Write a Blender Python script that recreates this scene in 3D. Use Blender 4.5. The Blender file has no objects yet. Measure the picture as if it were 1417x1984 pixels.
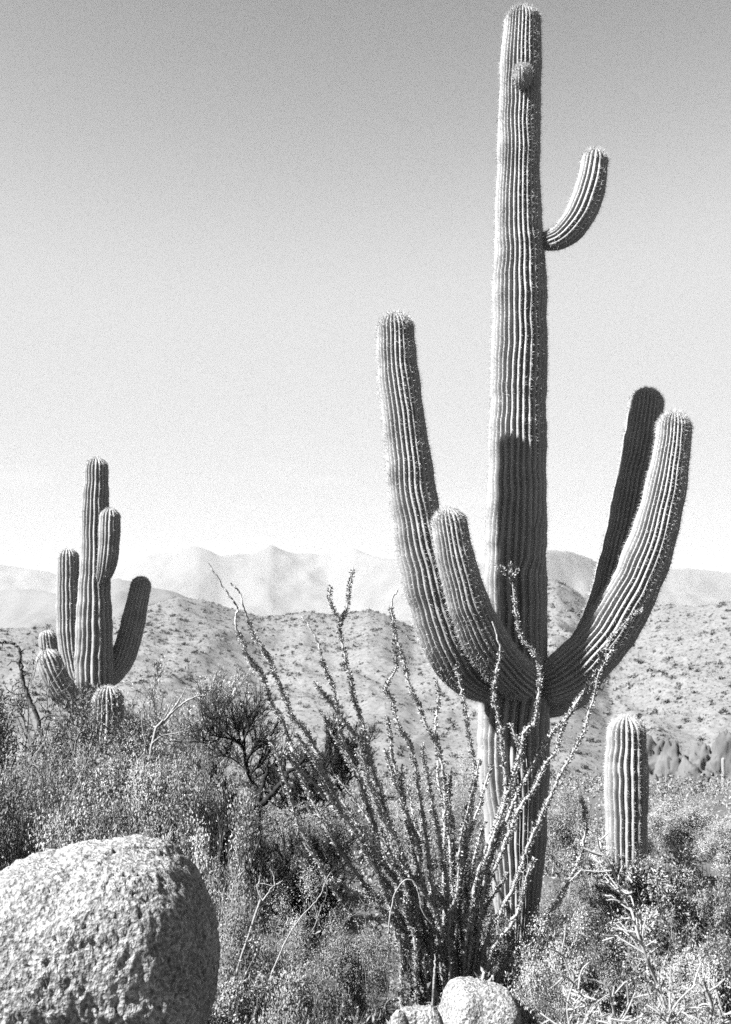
import bpy, math, random
import numpy as np
from mathutils import Vector, noise

# ------------------------------------------------------------------ camera, sky, sun, exposure
SC = bpy.context.scene
COL = SC.collection
PW, PH, F = 1417.0, 1984.0, 2395.0          # photograph's pixel frame, focal length in those pixels
CAM_Z = 2.15
PITCH = math.atan((1290.0 - PH / 2) / F)
cam_d = bpy.data.cameras.new('camera')
cam = bpy.data.objects.new('camera', cam_d)
COL.objects.link(cam)
cam.location = (0, 0, CAM_Z)
cam.rotation_euler = (math.pi / 2 + PITCH, 0, 0)
cam_d.sensor_fit = 'VERTICAL'
cam_d.sensor_height = 36.0
cam_d.lens = 36.0 * F / PH
cam_d.clip_start = 0.05
cam_d.clip_end = 20000
cam_d.dof.use_dof = True
cam_d.dof.focus_distance = 7.6
cam_d.dof.aperture_fstop = 6.3
SC.camera = cam

SUN_EL = math.radians(41)
SUN_H = Vector((-math.cos(math.radians(23)), -math.sin(math.radians(23)), 0))   # horizontal direction to the sun
SUN_DIR = (SUN_H * math.cos(SUN_EL) + Vector((0, 0, math.sin(SUN_EL)))).normalized()

SKY_STRENGTH = 0.05
world = bpy.data.worlds.new('World')
SC.world = world
world.use_nodes = True
wn, wl = world.node_tree.nodes, world.node_tree.links
wn.clear()
w_out = wn.new('ShaderNodeOutputWorld')
w_bg = wn.new('ShaderNodeBackground')
w_sky = wn.new('ShaderNodeTexSky')
w_sky.sky_type = 'NISHITA'
w_sky.sun_disc = False
w_sky.sun_elevation = SUN_EL
w_sky.sun_rotation = math.atan2(SUN_DIR.x, SUN_DIR.y)
w_sky.altitude = 700
w_sky.air_density = 1.0
w_sky.dust_density = 0.6
w_sky.ozone_density = 1.0
w_sep = wn.new('ShaderNodeSeparateColor')            # black and white film behind an orange filter
wl.new(w_sky.outputs['Color'], w_sep.inputs['Color'])
w_r = wn.new('ShaderNodeMath'); w_r.operation = 'MULTIPLY'; w_r.inputs[1].default_value = 0.62
w_g = wn.new('ShaderNodeMath'); w_g.operation = 'MULTIPLY'; w_g.inputs[1].default_value = 0.38
w_a = wn.new('ShaderNodeMath'); w_a.operation = 'ADD'
wl.new(w_sep.outputs['Red'], w_r.inputs[0]); wl.new(w_sep.outputs['Green'], w_g.inputs[0])
wl.new(w_r.outputs[0], w_a.inputs[0]); wl.new(w_g.outputs[0], w_a.inputs[1])
# faint low clouds: thin streaks drawn out along the horizon
w_tc = wn.new('ShaderNodeTexCoord')
w_map = wn.new('ShaderNodeMapping'); w_map.inputs['Scale'].default_value = (3.0, 3.0, 16.0)
w_map.inputs['Location'].default_value = (1.7, 0.4, 2.1)
w_noi = wn.new('ShaderNodeTexNoise')
w_noi.inputs['Scale'].default_value = 2.4; w_noi.inputs['Detail'].default_value = 8; w_noi.inputs['Roughness'].default_value = 0.6
w_mr = wn.new('ShaderNodeMapRange'); w_mr.inputs['From Min'].default_value = 0.56; w_mr.inputs['From Max'].default_value = 0.78
w_mr.inputs['To Max'].default_value = 0.22
w_m1 = wn.new('ShaderNodeMath'); w_m1.operation = 'MULTIPLY_ADD'
wl.new(w_tc.outputs['Generated'], w_map.inputs['Vector']); wl.new(w_map.outputs[0], w_noi.inputs['Vector'])
wl.new(w_noi.outputs[0], w_mr.inputs['Value'])
w_sx = wn.new('ShaderNodeSeparateXYZ'); wl.new(w_tc.outputs['Generated'], w_sx.inputs[0])
w_low = wn.new('ShaderNodeMapRange'); w_low.interpolation_type = 'SMOOTHSTEP'      # clouds only lie low
w_low.inputs['From Min'].default_value = 0.06; w_low.inputs['From Max'].default_value = 0.24
w_low.inputs['To Min'].default_value = 1.0; w_low.inputs['To Max'].default_value = 0.0
wl.new(w_sx.outputs['Z'], w_low.inputs['Value'])
w_cl = wn.new('ShaderNodeMath'); w_cl.operation = 'MULTIPLY'
wl.new(w_mr.outputs[0], w_cl.inputs[0]); wl.new(w_low.outputs[0], w_cl.inputs[1])
# film response to the sky: deeper blue prints darker, the bright horizon rolls off
w_p = wn.new('ShaderNodeMath'); w_p.operation = 'POWER'; w_p.inputs[1].default_value = 2.4
w_s = wn.new('ShaderNodeMath'); w_s.operation = 'MULTIPLY'; w_s.inputs[1].default_value = 0.52
w_c = wn.new('ShaderNodeMath'); w_c.operation = 'SMOOTH_MIN'; w_c.inputs[1].default_value = 1.98; w_c.inputs[2].default_value = 1.6
wl.new(w_a.outputs[0], w_p.inputs[0]); wl.new(w_p.outputs[0], w_s.inputs[0]); wl.new(w_s.outputs[0], w_c.inputs[0])
wl.new(w_c.outputs[0], w_m1.inputs[0]); wl.new(w_cl.outputs[0], w_m1.inputs[1]); wl.new(w_c.outputs[0], w_m1.inputs[2])
wl.new(w_m1.outputs[0], w_bg.inputs['Color'])
w_bg.inputs['Strength'].default_value = SKY_STRENGTH
wl.new(w_bg.outputs[0], w_out.inputs['Surface'])

sun_d = bpy.data.lights.new('sun', 'SUN')
sun_d.energy = 5.0
sun_d.angle = math.radians(0.5)
sun_d.color = (1, 1, 1)
sun = bpy.data.objects.new('sun', sun_d)
COL.objects.link(sun)
sun.location = SUN_DIR * 60
sun.rotation_euler = SUN_DIR.to_track_quat('Z', 'Y').to_euler()

SC.view_settings.view_transform = 'Standard'
SC.view_settings.look = 'None'
SC.view_settings.exposure = 2.7
SC.view_settings.gamma = 1
SC.view_settings.use_curve_mapping = False
SC.render.engine = 'CYCLES'
SC.cycles.max_bounces = 5
SC.cycles.diffuse_bounces = 1
SC.cycles.volume_bounces = 0
SC.cycles.use_denoising = False
SC.cycles.use_adaptive_sampling = False

# ------------------------------------------------------------------ helpers
def ray(px, py):
    x, up = (px - PW / 2) / F, (PH / 2 - py) / F
    c, s = math.cos(PITCH), math.sin(PITCH)
    return Vector((x, c - up * s, up * c + s))

def P(px, py, Y):
    r = ray(px, py)
    return Vector((0, 0, CAM_Z)) + r * (Y / r.y)

def ppm(Y):
    return F / Y * math.cos(PITCH)

def obj(name, me, mat, parent=None, kind=None):
    o = bpy.data.objects.new(name, me)
    COL.objects.link(o)
    if mat and not me.materials:
        me.materials.append(mat)
    if parent is not None:
        o.parent = parent
    if kind:
        o['kind'] = kind
    return o

def tag(o, label, cat, group=None):
    o['label'] = label
    o['category'] = cat
    if group:
        o['group'] = group
    return o

def empty(name, loc, label, cat, group=None):
    o = bpy.data.objects.new(name, None)
    o.location = loc
    o.empty_display_size = 0.2
    COL.objects.link(o)
    return tag(o, label, cat, group)

def mesh_np(name, V, Fc, smooth=False):
    V = np.asarray(V, dtype=np.float32).reshape(-1, 3)
    Fc = np.asarray(Fc, dtype=np.int32)
    k = Fc.shape[1]
    me = bpy.data.meshes.new(name)
    me.vertices.add(len(V)); me.vertices.foreach_set('co', V.ravel())
    me.loops.add(Fc.size); me.loops.foreach_set('vertex_index', Fc.ravel())
    me.polygons.add(len(Fc))
    me.polygons.foreach_set('loop_start', np.arange(0, Fc.size, k, dtype=np.int32))
    me.polygons.foreach_set('loop_total', np.full(len(Fc), k, dtype=np.int32))
    me.polygons.foreach_set('use_smooth', np.full(len(Fc), smooth, dtype=bool))
    me.update(calc_edges=True)
    me.validate()
    return me

def unit(v):
    v = np.asarray(v, float)
    return v / np.maximum(np.linalg.norm(v, axis=-1, keepdims=True), 1e-9)

def catmull(pts, n):
    """dense samples through pts, any dimension"""
    p = np.asarray(pts, float)
    p = np.vstack([2 * p[0] - p[1], p, 2 * p[-1] - p[-2]])
    out = []
    for i in range(1, len(p) - 2):
        t = np.linspace(0, 1, n, endpoint=False)[:, None]
        a, b, c, d = p[i - 1], p[i], p[i + 1], p[i + 2]
        out.append(0.5 * (2 * b + (c - a) * t + (2 * a - 5 * b + 4 * c - d) * t ** 2 + (3 * b - a - 3 * c + d) * t ** 3))
    out.append(p[-2][None])
    return np.vstack(out)

def tubes(polys, rads, sides=3):
    V, Q, n0 = [], [], 0
    ang = np.arange(sides) * 2 * math.pi / sides
    for p, r in zip(polys, rads):
        p = np.asarray(p, float); n = len(p)
        d = unit(np.gradient(p, axis=0))
        ref = np.array([0.31, 0.83, 0.46])
        a = unit(np.cross(d, ref)); b = np.cross(d, a)
        r = np.broadcast_to(np.asarray(r, float), (n,))
        ring = p[:, None] + r[:, None, None] * (np.cos(ang)[None, :, None] * a[:, None] + np.sin(ang)[None, :, None] * b[:, None])
        V.append(ring.reshape(-1, 3))
        i = np.arange(n - 1)[:, None] * sides + n0
        j = np.arange(sides)[None]; j2 = (j + 1) % sides
        Q.append(np.stack([i + j, i + j2, i + j2 + sides, i + j + sides], -1).reshape(-1, 4))
        n0 += n * sides
    return np.vstack(V), np.vstack(Q)

def leaves(rng, pos, axis, length, width, fold=0.0, face=None):
    """one pointed quad leaf at each pos along axis"""
    n = len(pos)
    axis = unit(axis)
    if face is None:
        side = unit(np.cross(axis, rng.normal(size=(n, 3))))
    else:                                         # blades turn their flat side towards face
        f = unit(unit(face) + rng.normal(size=(n, 3)) * 0.38)
        axis = unit(axis - f * (axis * f).sum(1, keepdims=True) * 0.85)
        side = unit(np.cross(axis, f))
    nrm = np.cross(axis, side)
    L = np.asarray(length).reshape(-1, 1) * np.ones((n, 1)); W = np.asarray(width).reshape(-1, 1) * np.ones((n, 1))
    a = pos
    b = pos + axis * L * 0.5 + side * W * 0.5 + nrm * W * fold
    c = pos + axis * L
    d = pos + axis * L * 0.5 - side * W * 0.5 + nrm * W * fold
    V = np.stack([a, b, c, d], 1).reshape(-1, 3)
    Fc = np.arange(4 * n).reshape(-1, 4)
    return V, Fc

def needles(rng, pos, axis, length, width):
    n = len(pos)
    axis = unit(axis)
    side = unit(np.cross(axis, rng.normal(size=(n, 3)))) * np.asarray(width).reshape(-1, 1) * 0.5
    V = np.stack([pos + side, pos - side, pos + axis * np.asarray(length).reshape(-1, 1)], 1).reshape(-1, 3)
    return V, np.arange(3 * n).reshape(-1, 3)

def wob(rng, s, scale, octaves=4):
    """smooth 1-D noise about 0, roughly -1..1"""
    out = np.zeros_like(s)
    for k in range(octaves):
        f = 2 * math.pi / (scale / (1.0 + 0.9 * k)) * rng.uniform(0.8, 1.2)
        out += np.sin(s * f + rng.uniform(0, 6.28)) / (1 + 0.6 * k)
    return out / 1.8

def smooth01(t):
    t = np.clip(t, 0, 1)
    return t * t * (3 - 2 * t)

def vnoise(x, y, seed=0):
    """value noise on a lattice, -1..1, vectorised"""
    x = np.asarray(x, float); y = np.asarray(y, float)
    xi, yi = np.floor(x).astype(np.int64), np.floor(y).astype(np.int64)
    u, v = smooth01(x - xi), smooth01(y - yi)
    def h(a, b):
        n = (a * 374761393 + b * 668265263 + seed * 1442695041) & 0x7fffffff
        n = ((n ^ (n >> 13)) * 1274126177) & 0x7fffffff
        n = n ^ (n >> 16)
        return (n & 0xffff) / 32767.5 - 1
    return (h(xi, yi) * (1 - u) + h(xi + 1, yi) * u) * (1 - v) + (h(xi, yi + 1) * (1 - u) + h(xi + 1, yi + 1) * u) * v

def fbm(x, y, seed=0, oct=4, gain=0.5):
    a, s = 1.0, 0.0
    for k in range(oct):
        s = s + a * vnoise(x * 2 ** k + 17.3 * k, y * 2 ** k - 9.1 * k, seed + k)
        a *= gain
    return s

# ------------------------------------------------------------------ materials (all grey: the photograph is black and white)
def material(name, lo, hi, scale=8.0, rough=0.8, bump=0.0, bump_scale=60.0, island=0.0, detail=6, spec=0.25, vary=0.0):
    lo, hi = lo * 0.86, hi * 0.86
    m = bpy.data.materials.new(name)
    m.use_nodes = True
    n, l = m.node_tree.nodes, m.node_tree.links
    b = n['Principled BSDF']
    b.inputs['Roughness'].default_value = rough
    b.inputs['Specular IOR Level'].default_value = spec
    tc = n.new('ShaderNodeTexCoord')
    nz = n.new('ShaderNodeTexNoise'); nz.inputs['Scale'].default_value = scale; nz.inputs['Detail'].default_value = detail
    l.new(tc.outputs['Object'], nz.inputs['Vector'])
    mr = n.new('ShaderNodeMapRange')
    mr.inputs['From Min'].default_value = 0.3; mr.inputs['From Max'].default_value = 0.7
    mr.inputs['To Min'].default_value = lo; mr.inputs['To Max'].default_value = hi
    l.new(nz.outputs[0], mr.inputs['Value'])
    val = mr.outputs[0]
    if island:
        g = n.new('ShaderNodeNewGeometry')
        m2 = n.new('ShaderNodeMapRange'); m2.inputs['To Min'].default_value = 1 - island; m2.inputs['To Max'].default_value = 1 + island
        l.new(g.outputs['Random Per Island'], m2.inputs['Value'])
        mu = n.new('ShaderNodeMath'); mu.operation = 'MULTIPLY'
        l.new(val, mu.inputs[0]); l.new(m2.outputs[0], mu.inputs[1])
        val = mu.outputs[0]
    if vary:
        oi = n.new('ShaderNodeObjectInfo')
        m3 = n.new('ShaderNodeMapRange'); m3.inputs['To Min'].default_value = 1 - vary; m3.inputs['To Max'].default_value = 1 + vary
        l.new(oi.outputs['Random'], m3.inputs['Value'])
        mv = n.new('ShaderNodeMath'); mv.operation = 'MULTIPLY'
        l.new(val, mv.inputs[0]); l.new(m3.outputs[0], mv.inputs[1])
        val = mv.outputs[0]
    l.new(val, b.inputs['Base Color'])
    if bump:
        nb = n.new('ShaderNodeTexNoise'); nb.inputs['Scale'].default_value = bump_scale; nb.inputs['Detail'].default_value = 5
        l.new(tc.outputs['Object'], nb.inputs['Vector'])
        bp = n.new('ShaderNodeBump'); bp.inputs['Strength'].default_value = bump; bp.inputs['Distance'].default_value = 0.02
        l.new(nb.outputs[0], bp.inputs['Height']); l.new(bp.outputs[0], b.inputs['Normal'])
    return m

M = dict(
    cactus=material('cactus_skin', 0.13, 0.19, 5, 0.6, 0.15, 90),
    spine=material('cactus_spine', 0.24, 0.36, 20, 0.7, island=0.3),
    fine=material('fine_leaf', 0.11, 0.20, 3, 0.7, island=0.35, vary=0.3, spec=0.15),
    broad=material('broad_leaf', 0.11, 0.20, 3, 0.55, island=0.35, spec=0.25, vary=0.3),
    pale=material('pale_leaf', 0.15, 0.24, 3, 0.8, island=0.3, vary=0.2, spec=0.1),
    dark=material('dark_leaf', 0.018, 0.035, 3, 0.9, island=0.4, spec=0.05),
    bark=material('bark', 0.035, 0.10, 30, 0.85, island=0.4),
    pale_bark=material('pale_bark', 0.12, 0.20, 25, 0.85, 0.3, 90),
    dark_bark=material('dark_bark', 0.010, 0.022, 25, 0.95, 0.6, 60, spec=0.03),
    thorn_bark=material('thorn_bark', 0.02, 0.07, 25, 0.9, 0.5, 60, spec=0.1),
    stem=material('ocotillo_bark', 0.13, 0.26, 40, 0.8, 0.4, 80),
    oleaf=material('ocotillo_leaf', 0.12, 0.20, 5, 0.55, island=0.6, spec=0.3),
    cholla=material('cholla_stick', 0.13, 0.22, 25, 0.75),
    sand=material('sand', 0.035, 0.07, 0.9, 0.95, 0.5, 30),
    hill=material('hill_soil', 0.06, 0.108, 1.4, 0.95, detail=8),
    valley=material('valley_scrub', 0.06, 0.11, 0.3, 0.8, island=0.5),
    scrub=material('far_scrub', 0.05, 0.09, 0.05, 0.9, island=0.5),
    mountain=material('mountain_rock', 0.055, 0.08, 0.006, 0.95),
    outcrop=material('outcrop_rock', 0.035, 0.085, 0.6, 0.95, 0.8, 4),
)

def granite():
    m = bpy.data.materials.new('granite')
    m.use_nodes = True
    n, l = m.node_tree.nodes, m.node_tree.links
    b = n['Principled BSDF']; b.inputs['Roughness'].default_value = 0.9; b.inputs['Specular IOR Level'].default_value = 0.2
    tc = n.new('ShaderNodeTexCoord')
    n1 = n.new('ShaderNodeTexNoise'); n1.inputs['Scale'].default_value = 75; n1.inputs['Detail'].default_value = 4
    n2 = n.new('ShaderNodeTexNoise'); n2.inputs['Scale'].default_value = 5; n2.inputs['Detail'].default_value = 5
    v = n.new('ShaderNodeTexVoronoi'); v.inputs['Scale'].default_value = 95
    for t in (n1, n2, v):
        l.new(tc.outputs['Object'], t.inputs['Vector'])
    r1 = n.new('ShaderNodeMapRange'); r1.inputs['From Min'].default_value = 0.32; r1.inputs['From Max'].default_value = 0.62
    r1.inputs['To Min'].default_value = 0.055; r1.inputs['To Max'].default_value = 0.205
    l.new(n1.outputs[0], r1.inputs['Value'])
    r2 = n.new('ShaderNodeMapRange'); r2.inputs['From Min'].default_value = 0.3; r2.inputs['From Max'].default_value = 0.7
    r2.inputs['To Min'].default_value = 0.8; r2.inputs['To Max'].default_value = 1.2
    l.new(n2.outputs[0], r2.inputs['Value'])
    sv = n.new('ShaderNodeSeparateColor'); l.new(v.outputs['Color'], sv.inputs['Color'])
    r3 = n.new('ShaderNodeMapRange'); r3.inputs['To Min'].default_value = 0.62; r3.inputs['To Max'].default_value = 1.25
    l.new(sv.outputs['Red'], r3.inputs['Value'])
    m1 = n.new('ShaderNodeMath'); m1.operation = 'MULTIPLY'; l.new(r1.outputs[0], m1.inputs[0]); l.new(r2.outputs[0], m1.inputs[1])
    m2 = n.new('ShaderNodeMath'); m2.operation = 'MULTIPLY'; l.new(m1.outputs[0], m2.inputs[0]); l.new(r3.outputs[0], m2.inputs[1])
    l.new(m2.outputs[0], b.inputs['Base Color'])
    bp = n.new('ShaderNodeBump'); bp.inputs['Strength'].default_value = 1.0; bp.inputs['Distance'].default_value = 0.02
    l.new(n1.outputs[0], bp.inputs['Height']); l.new(bp.outputs[0], b.inputs['Normal'])
    return m
M['granite'] = granite()

# ------------------------------------------------------------------ the setting: ground, hills, mountains
def ground_z(x, y):
    x = np.asarray(x, float); y = np.asarray(y, float)
    d = np.hypot(x, y)
    z = 0.35 * np.exp(-(d / 2.6) ** 2)
    z = z - 9.0 * smooth01((d - 18) / 70.0)
    z = z + 0.05 * fbm(x * 0.7, y * 0.7, 3, 3) * np.exp(-d / 60) + 0.6 * fbm(x * 0.03, y * 0.03, 5, 3) * smooth01((d - 40) / 100)
    return z

def gz(x, y):
    return float(ground_z(x, y))

def polar(az, dist, zf):
    A, D = np.meshgrid(az, dist)
    X, Y = D * np.sin(A), D * np.cos(A)
    Z = zf(A, D, X, Y)
    n, m = D.shape
    V = np.stack([X, Y, Z], -1).reshape(-1, 3)
    i = np.arange(n - 1)[:, None] * m; j = np.arange(m - 1)[None]
    Q = np.stack([i + j, i + j + 1, i + j + 1 + m, i + j + m], -1).reshape(-1, 4)
    return V, Q

R_ = math.radians
az_g = np.concatenate([np.linspace(-math.pi, R_(-32), 60, endpoint=False), np.linspace(R_(-32), R_(32), 220, endpoint=False), np.linspace(R_(32), math.pi, 61)])
V, Q = polar(az_g, np.concatenate([np.linspace(0.01, 30, 120), np.geomspace(30.5, 9000, 90)]), lambda A, D, X, Y: ground_z(X, Y))
ground = obj('ground', mesh_np('ground', V, Q[:, ::-1], True), M['sand'], kind='structure')

def crest(points):
    a, t = [], []
    for px, py in points:
        r = ray(px, py)
        a.append(math.atan2(r.x, r.y)); t.append(r.z / math.hypot(r.x, r.y))
    return np.array(a), np.array(t)

def hill_range(name, pts, dc, d0, d1, base, gully, seed, mat, naz, nd, rough):
    ca, ct = crest(pts)
    lo, hi = R_(-40), R_(40)
    def zf(A, D, X, Y):
        te = np.interp(A, ca, ct)
        te = te + np.where(A < ca[0], (ca[0] - A), np.where(A > ca[-1], A - ca[-1], 0)) * 0.02 * np.sin(A * 17 + seed)
        dcv = dc * (1 + 0.12 * np.sin(A * 9 + seed) + 0.05 * np.sin(A * 23 + 2 * seed))
        zc = CAM_Z + dcv * te
        t = (D - d0) / (dcv - d0)
        up = base + (zc - base) * np.clip(t, 0, 1) ** 1.08
        dn = zc - (zc - base) * smooth01((D - dcv) / (d1 - dcv))
        z = np.where(t < 1, up, dn)
        env = np.clip(t, 0, 1) * np.clip(1.0 - t, 0, 1) * 4
        wx, wy = X / dc * 11, Y / dc * 7
        g = fbm(wx, wy, seed, 5)
        ridged = 1 - np.abs(fbm(wx * 1.3 + 0.6 * vnoise(wx, wy, seed + 9), wy * 1.3 + 0.6 * vnoise(wx + 40, wy, seed + 8), seed + 3, 4))
        z = z + env * gully * (0.6 * g + 0.7 * (ridged - 0.7)) - env * gully * 0.35
        z = z + rough * fbm(X / dc * 70, Y / dc * 70, seed + 20, 3) * np.clip(t * 3, 0, 1)
        return z
    V, Q = polar(np.linspace(lo, hi, naz), np.concatenate([np.linspace(d0, dc, nd), np.linspace(dc, d1, nd // 2)[1:]]), zf)
    me = mesh_np(name, V, Q[:, ::-1], True)
    return obj(name, me, mat, kind='structure'), zf

near_pts = [(-400, 1235), (-100, 1225), (100, 1215), (220, 1200), (290, 1172), (345, 1156), (400, 1164), (450, 1181), (510, 1196), (550, 1193), (590, 1184),
            (650, 1191), (715, 1183), (745, 1190), (800, 1216), (880, 1212), (960, 1185), (1020, 1140), (1058, 1124), (1080, 1123), (1110, 1141), (1140, 1166),
            (1180, 1203), (1230, 1190), (1280, 1173), (1350, 1176), (1417, 1166), (1600, 1170), (1900, 1190)]
far_pts = [(-400, 1090), (-100, 1085), (0, 1095), (60, 1100), (110, 1114), (170, 1116), (240, 1101), (290, 1074), (340, 1070), (385, 1058), (430, 1075), (480, 1073), (525, 1056),
           (580, 1072), (640, 1077), (685, 1063), (740, 1079), (790, 1092), (860, 1101), (950, 1090), (1058, 1069), (1100, 1068), (1140, 1079), (1190, 1103),
           (1250, 1106), (1330, 1098), (1417, 1111), (1600, 1090), (1900, 1085)]
mid_pts = [(-400, 1160), (-60, 1150), (40, 1140), (130, 1150), (230, 1120), (290, 1138), (360, 1155), (450, 1185), (560, 1200), (700, 1200), (900, 1200), (1040, 1180),
           (1150, 1175), (1260, 1190), (1417, 1195), (1900, 1170)]
hill, hill_z = hill_range('hill', near_pts, 260.0, 95.0, 620.0, -11.0, 3.0, 2, M['hill'], 700, 130, 0.18)
hill2, _ = hill_range('hill', mid_pts, 900.0, 640.0, 1400.0, -12.0, 22.0, 11, M['mountain'], 400, 70, 1.2)
mountain, _ = hill_range('mountain', far_pts, 2000.0, 1450.0, 2900.0, -12.0, 24.0, 23, M['mountain'], 520, 90, 3.0)

# ------------------------------------------------------------------ saguaros
def cactus_part(name, parent, pts, ribs, seed, depth=0.2, ds=0.022, base_cap=0.0, spine_len=0.036, spine_step=0.03, spine_n=7, births=0, bulge=0.035, shed=0.0, spine_w=0.0016):
    """pts: rows of x, y, z, radius from base to tip. One ribbed limb plus its spines as a sub-part."""
    rng = np.random.default_rng(seed)
    dense = catmull(pts, 40)
    seg = np.linalg.norm(np.diff(dense[:, :3], axis=0), axis=1)
    S = np.concatenate([[0], np.cumsum(seg)]); L = S[-1]
    rt = dense[-1, 3]
    s = np.concatenate([np.arange(0, L - rt, ds), L - rt + rt * np.sin(np.linspace(0, math.pi / 2, 16))])
    C = np.stack([np.interp(s, S, dense[:, k]) for k in range(3)], 1)
    Rr = np.interp(s, S, dense[:, 3])
    T = unit(np.gradient(C, axis=0))
    T[-8:] = T[-9]
    # parallel-transported frame
    N = np.zeros_like(T); n = np.array([0.0, -1.0, 0.05]); n -= T[0] * n.dot(T[0]); N[0] = n / np.linalg.norm(n)
    for i in range(1, len(T)):
        n = N[i - 1] - T[i] * N[i - 1].dot(T[i]); N[i] = n / np.linalg.norm(n)
    B = np.cross(T, N)
    q = np.clip((L - s) / rt, 0, 1)
    cap = np.sqrt(np.maximum(1 - (1 - q) ** 2, 0.0))
    Rr = Rr * np.maximum(cap, 0.012)
    if base_cap:
        qb = np.clip(s / (base_cap), 0, 1)
        Rr = Rr * (0.62 + 0.38 * np.sqrt(1 - (1 - qb) ** 2))
    Rr = Rr * (1 + bulge * wob(rng, s, 0.62, 5) * np.clip(s / 0.2, 0, 1))
    # rib widths (ribs are born part-way up)
    W = np.ones((len(s), ribs)) + 0.10 * rng.normal(size=(1, ribs))
    for k in range(ribs):
        W[:, k] *= 1 + 0.08 * wob(rng, s, 0.9, 4)
    for k in rng.choice(ribs, births, replace=False) if births else []:
        s0 = rng.uniform(0.35, 0.8) * L
        W[:, k] *= smooth01((s - s0) / 0.16) * 0.999 + 0.001
    W = W / W.sum(1, keepdims=True)
    edge = np.concatenate([np.zeros((len(s), 1)), np.cumsum(W, 1)], 1)
    K = 8
    u = (np.arange(K) / K)                                   # 0..1 inside one rib, groove at 0
    phase = (edge[:, :-1, None] + W[:, :, None] * u[None, None]).reshape(len(s), -1)
    ang = phase * 2 * math.pi + 0.035 * wob(rng, s, 1.3, 4)[:, None]
    prof = (1 - np.abs(2 * u - 1) ** 1.7)                    # 0 at groove, 1 at crest
    wrel = np.clip(W * ribs, 0, 1)[:, :, None]
    dep = (depth * wrel * (1 - prof[None, None])).reshape(len(s), -1)
    rad = Rr[:, None] * (1 + depth * 0.12 - dep)
    ring = C[:, None] + rad[..., None] * (np.cos(ang)[..., None] * N[:, None] + np.sin(ang)[..., None] * B[:, None])
    m = ring.shape[1]
    V = np.vstack([ring.reshape(-1, 3)])
    i = np.arange(len(s) - 1)[:, None] * m; j = np.arange(m)[None]; j2 = (j + 1) % m
    Q = np.stack([i + j, i + j2, i + j2 + m, i + j + m], -1).reshape(-1, 4)
    part = obj(name, mesh_np(name, V, Q, True), M['cactus'], parent)
    # spines on the crests
    pos, axs, ln, wd = [], [], [], []
    sa = np.arange(0.03, L - 0.004, spine_step)
    sa = np.concatenate([sa, L - rt * np.linspace(0.85, 0.03, 9)])
    for k in range(ribs):
        ss = sa + rng.uniform(-0.3, 0.3, len(sa)) * spine_step
        ss = np.clip(ss, 0, L - 0.003)
        mid = np.interp(ss, s, edge[:, k] + 0.5 * W[:, k])
        wk = np.interp(ss, s, W[:, k] * ribs)
        aa = mid * 2 * math.pi + np.interp(ss, s, 0.05 * 0 * s) + np.interp(ss, s, ang[:, 0] - phase[:, 0] * 2 * math.pi)
        rr = np.interp(ss, s, Rr) * (1 + depth * 0.12)
        cc = np.stack([np.interp(ss, s, C[:, x]) for x in range(3)], 1)
        nn = unit(np.stack([np.interp(ss, s, N[:, x]) for x in range(3)], 1)); bb = unit(np.stack([np.interp(ss, s, B[:, x]) for x in range(3)], 1))
        tt = unit(np.stack([np.interp(ss, s, T[:, x]) for x in range(3)], 1))
        out = np.cos(aa)[:, None] * nn + np.sin(aa)[:, None] * bb
        tipf = np.clip(1 - (L - ss) / rt, 0, 1)[:, None]
        nrm = unit(out * (1 - tipf ** 2) + tt * tipf * 1.1)
        p = cc + out * rr[:, None]
        keep = (wk > 0.4) & (rng.random(len(ss)) > shed * np.clip(1 - ss / (L * 0.55), 0, 1))
        p, nrm, tt, tipf = p[keep], nrm[keep], tt[keep], np.clip(1 - (L - ss) / (1.6 * rt), 0, 1)[keep]
        if not len(p):
            continue
        for _ in range(spine_n):
            pos.append(p - nrm * 0.003)
            axs.append(nrm * rng.uniform(0.5, 1.1, (len(p), 1)) + unit(rng.normal(size=p.shape)) * 0.75 - tt * 0.12)
            ln.append(spine_len * rng.uniform(0.45, 1.15, len(p)))
            wd.append(spine_w * (1 + 0.4 * tipf))
    pos, axs, ln = np.vstack(pos), np.vstack(axs), np.concatenate(ln)
    Vn, Fn = needles(rng, pos, axs, ln, np.concatenate(wd))
    obj('spines', mesh_np('spines', Vn, Fn), M['spine'], part, kind='stuff')
    return part

def limb(root, rows, **kw):
    """rows: (px, py, depth_y, radius_px) in the photograph, base to tip; local coordinates of root"""
    o = root.location
    pts = []
    for px, py, Y, r in rows:
        p = P(px, py, Y)
        pts.append((p.x - o.x, p.y - o.y, p.z - o.z, r / ppm(Y)))
    return np.array(pts)

def at_ground(px, Y, sink=0.0):
    r = ray(px, 1600)
    x = r.x / r.y * Y
    return Vector((x, Y, gz(x, Y) - sink))

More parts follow.
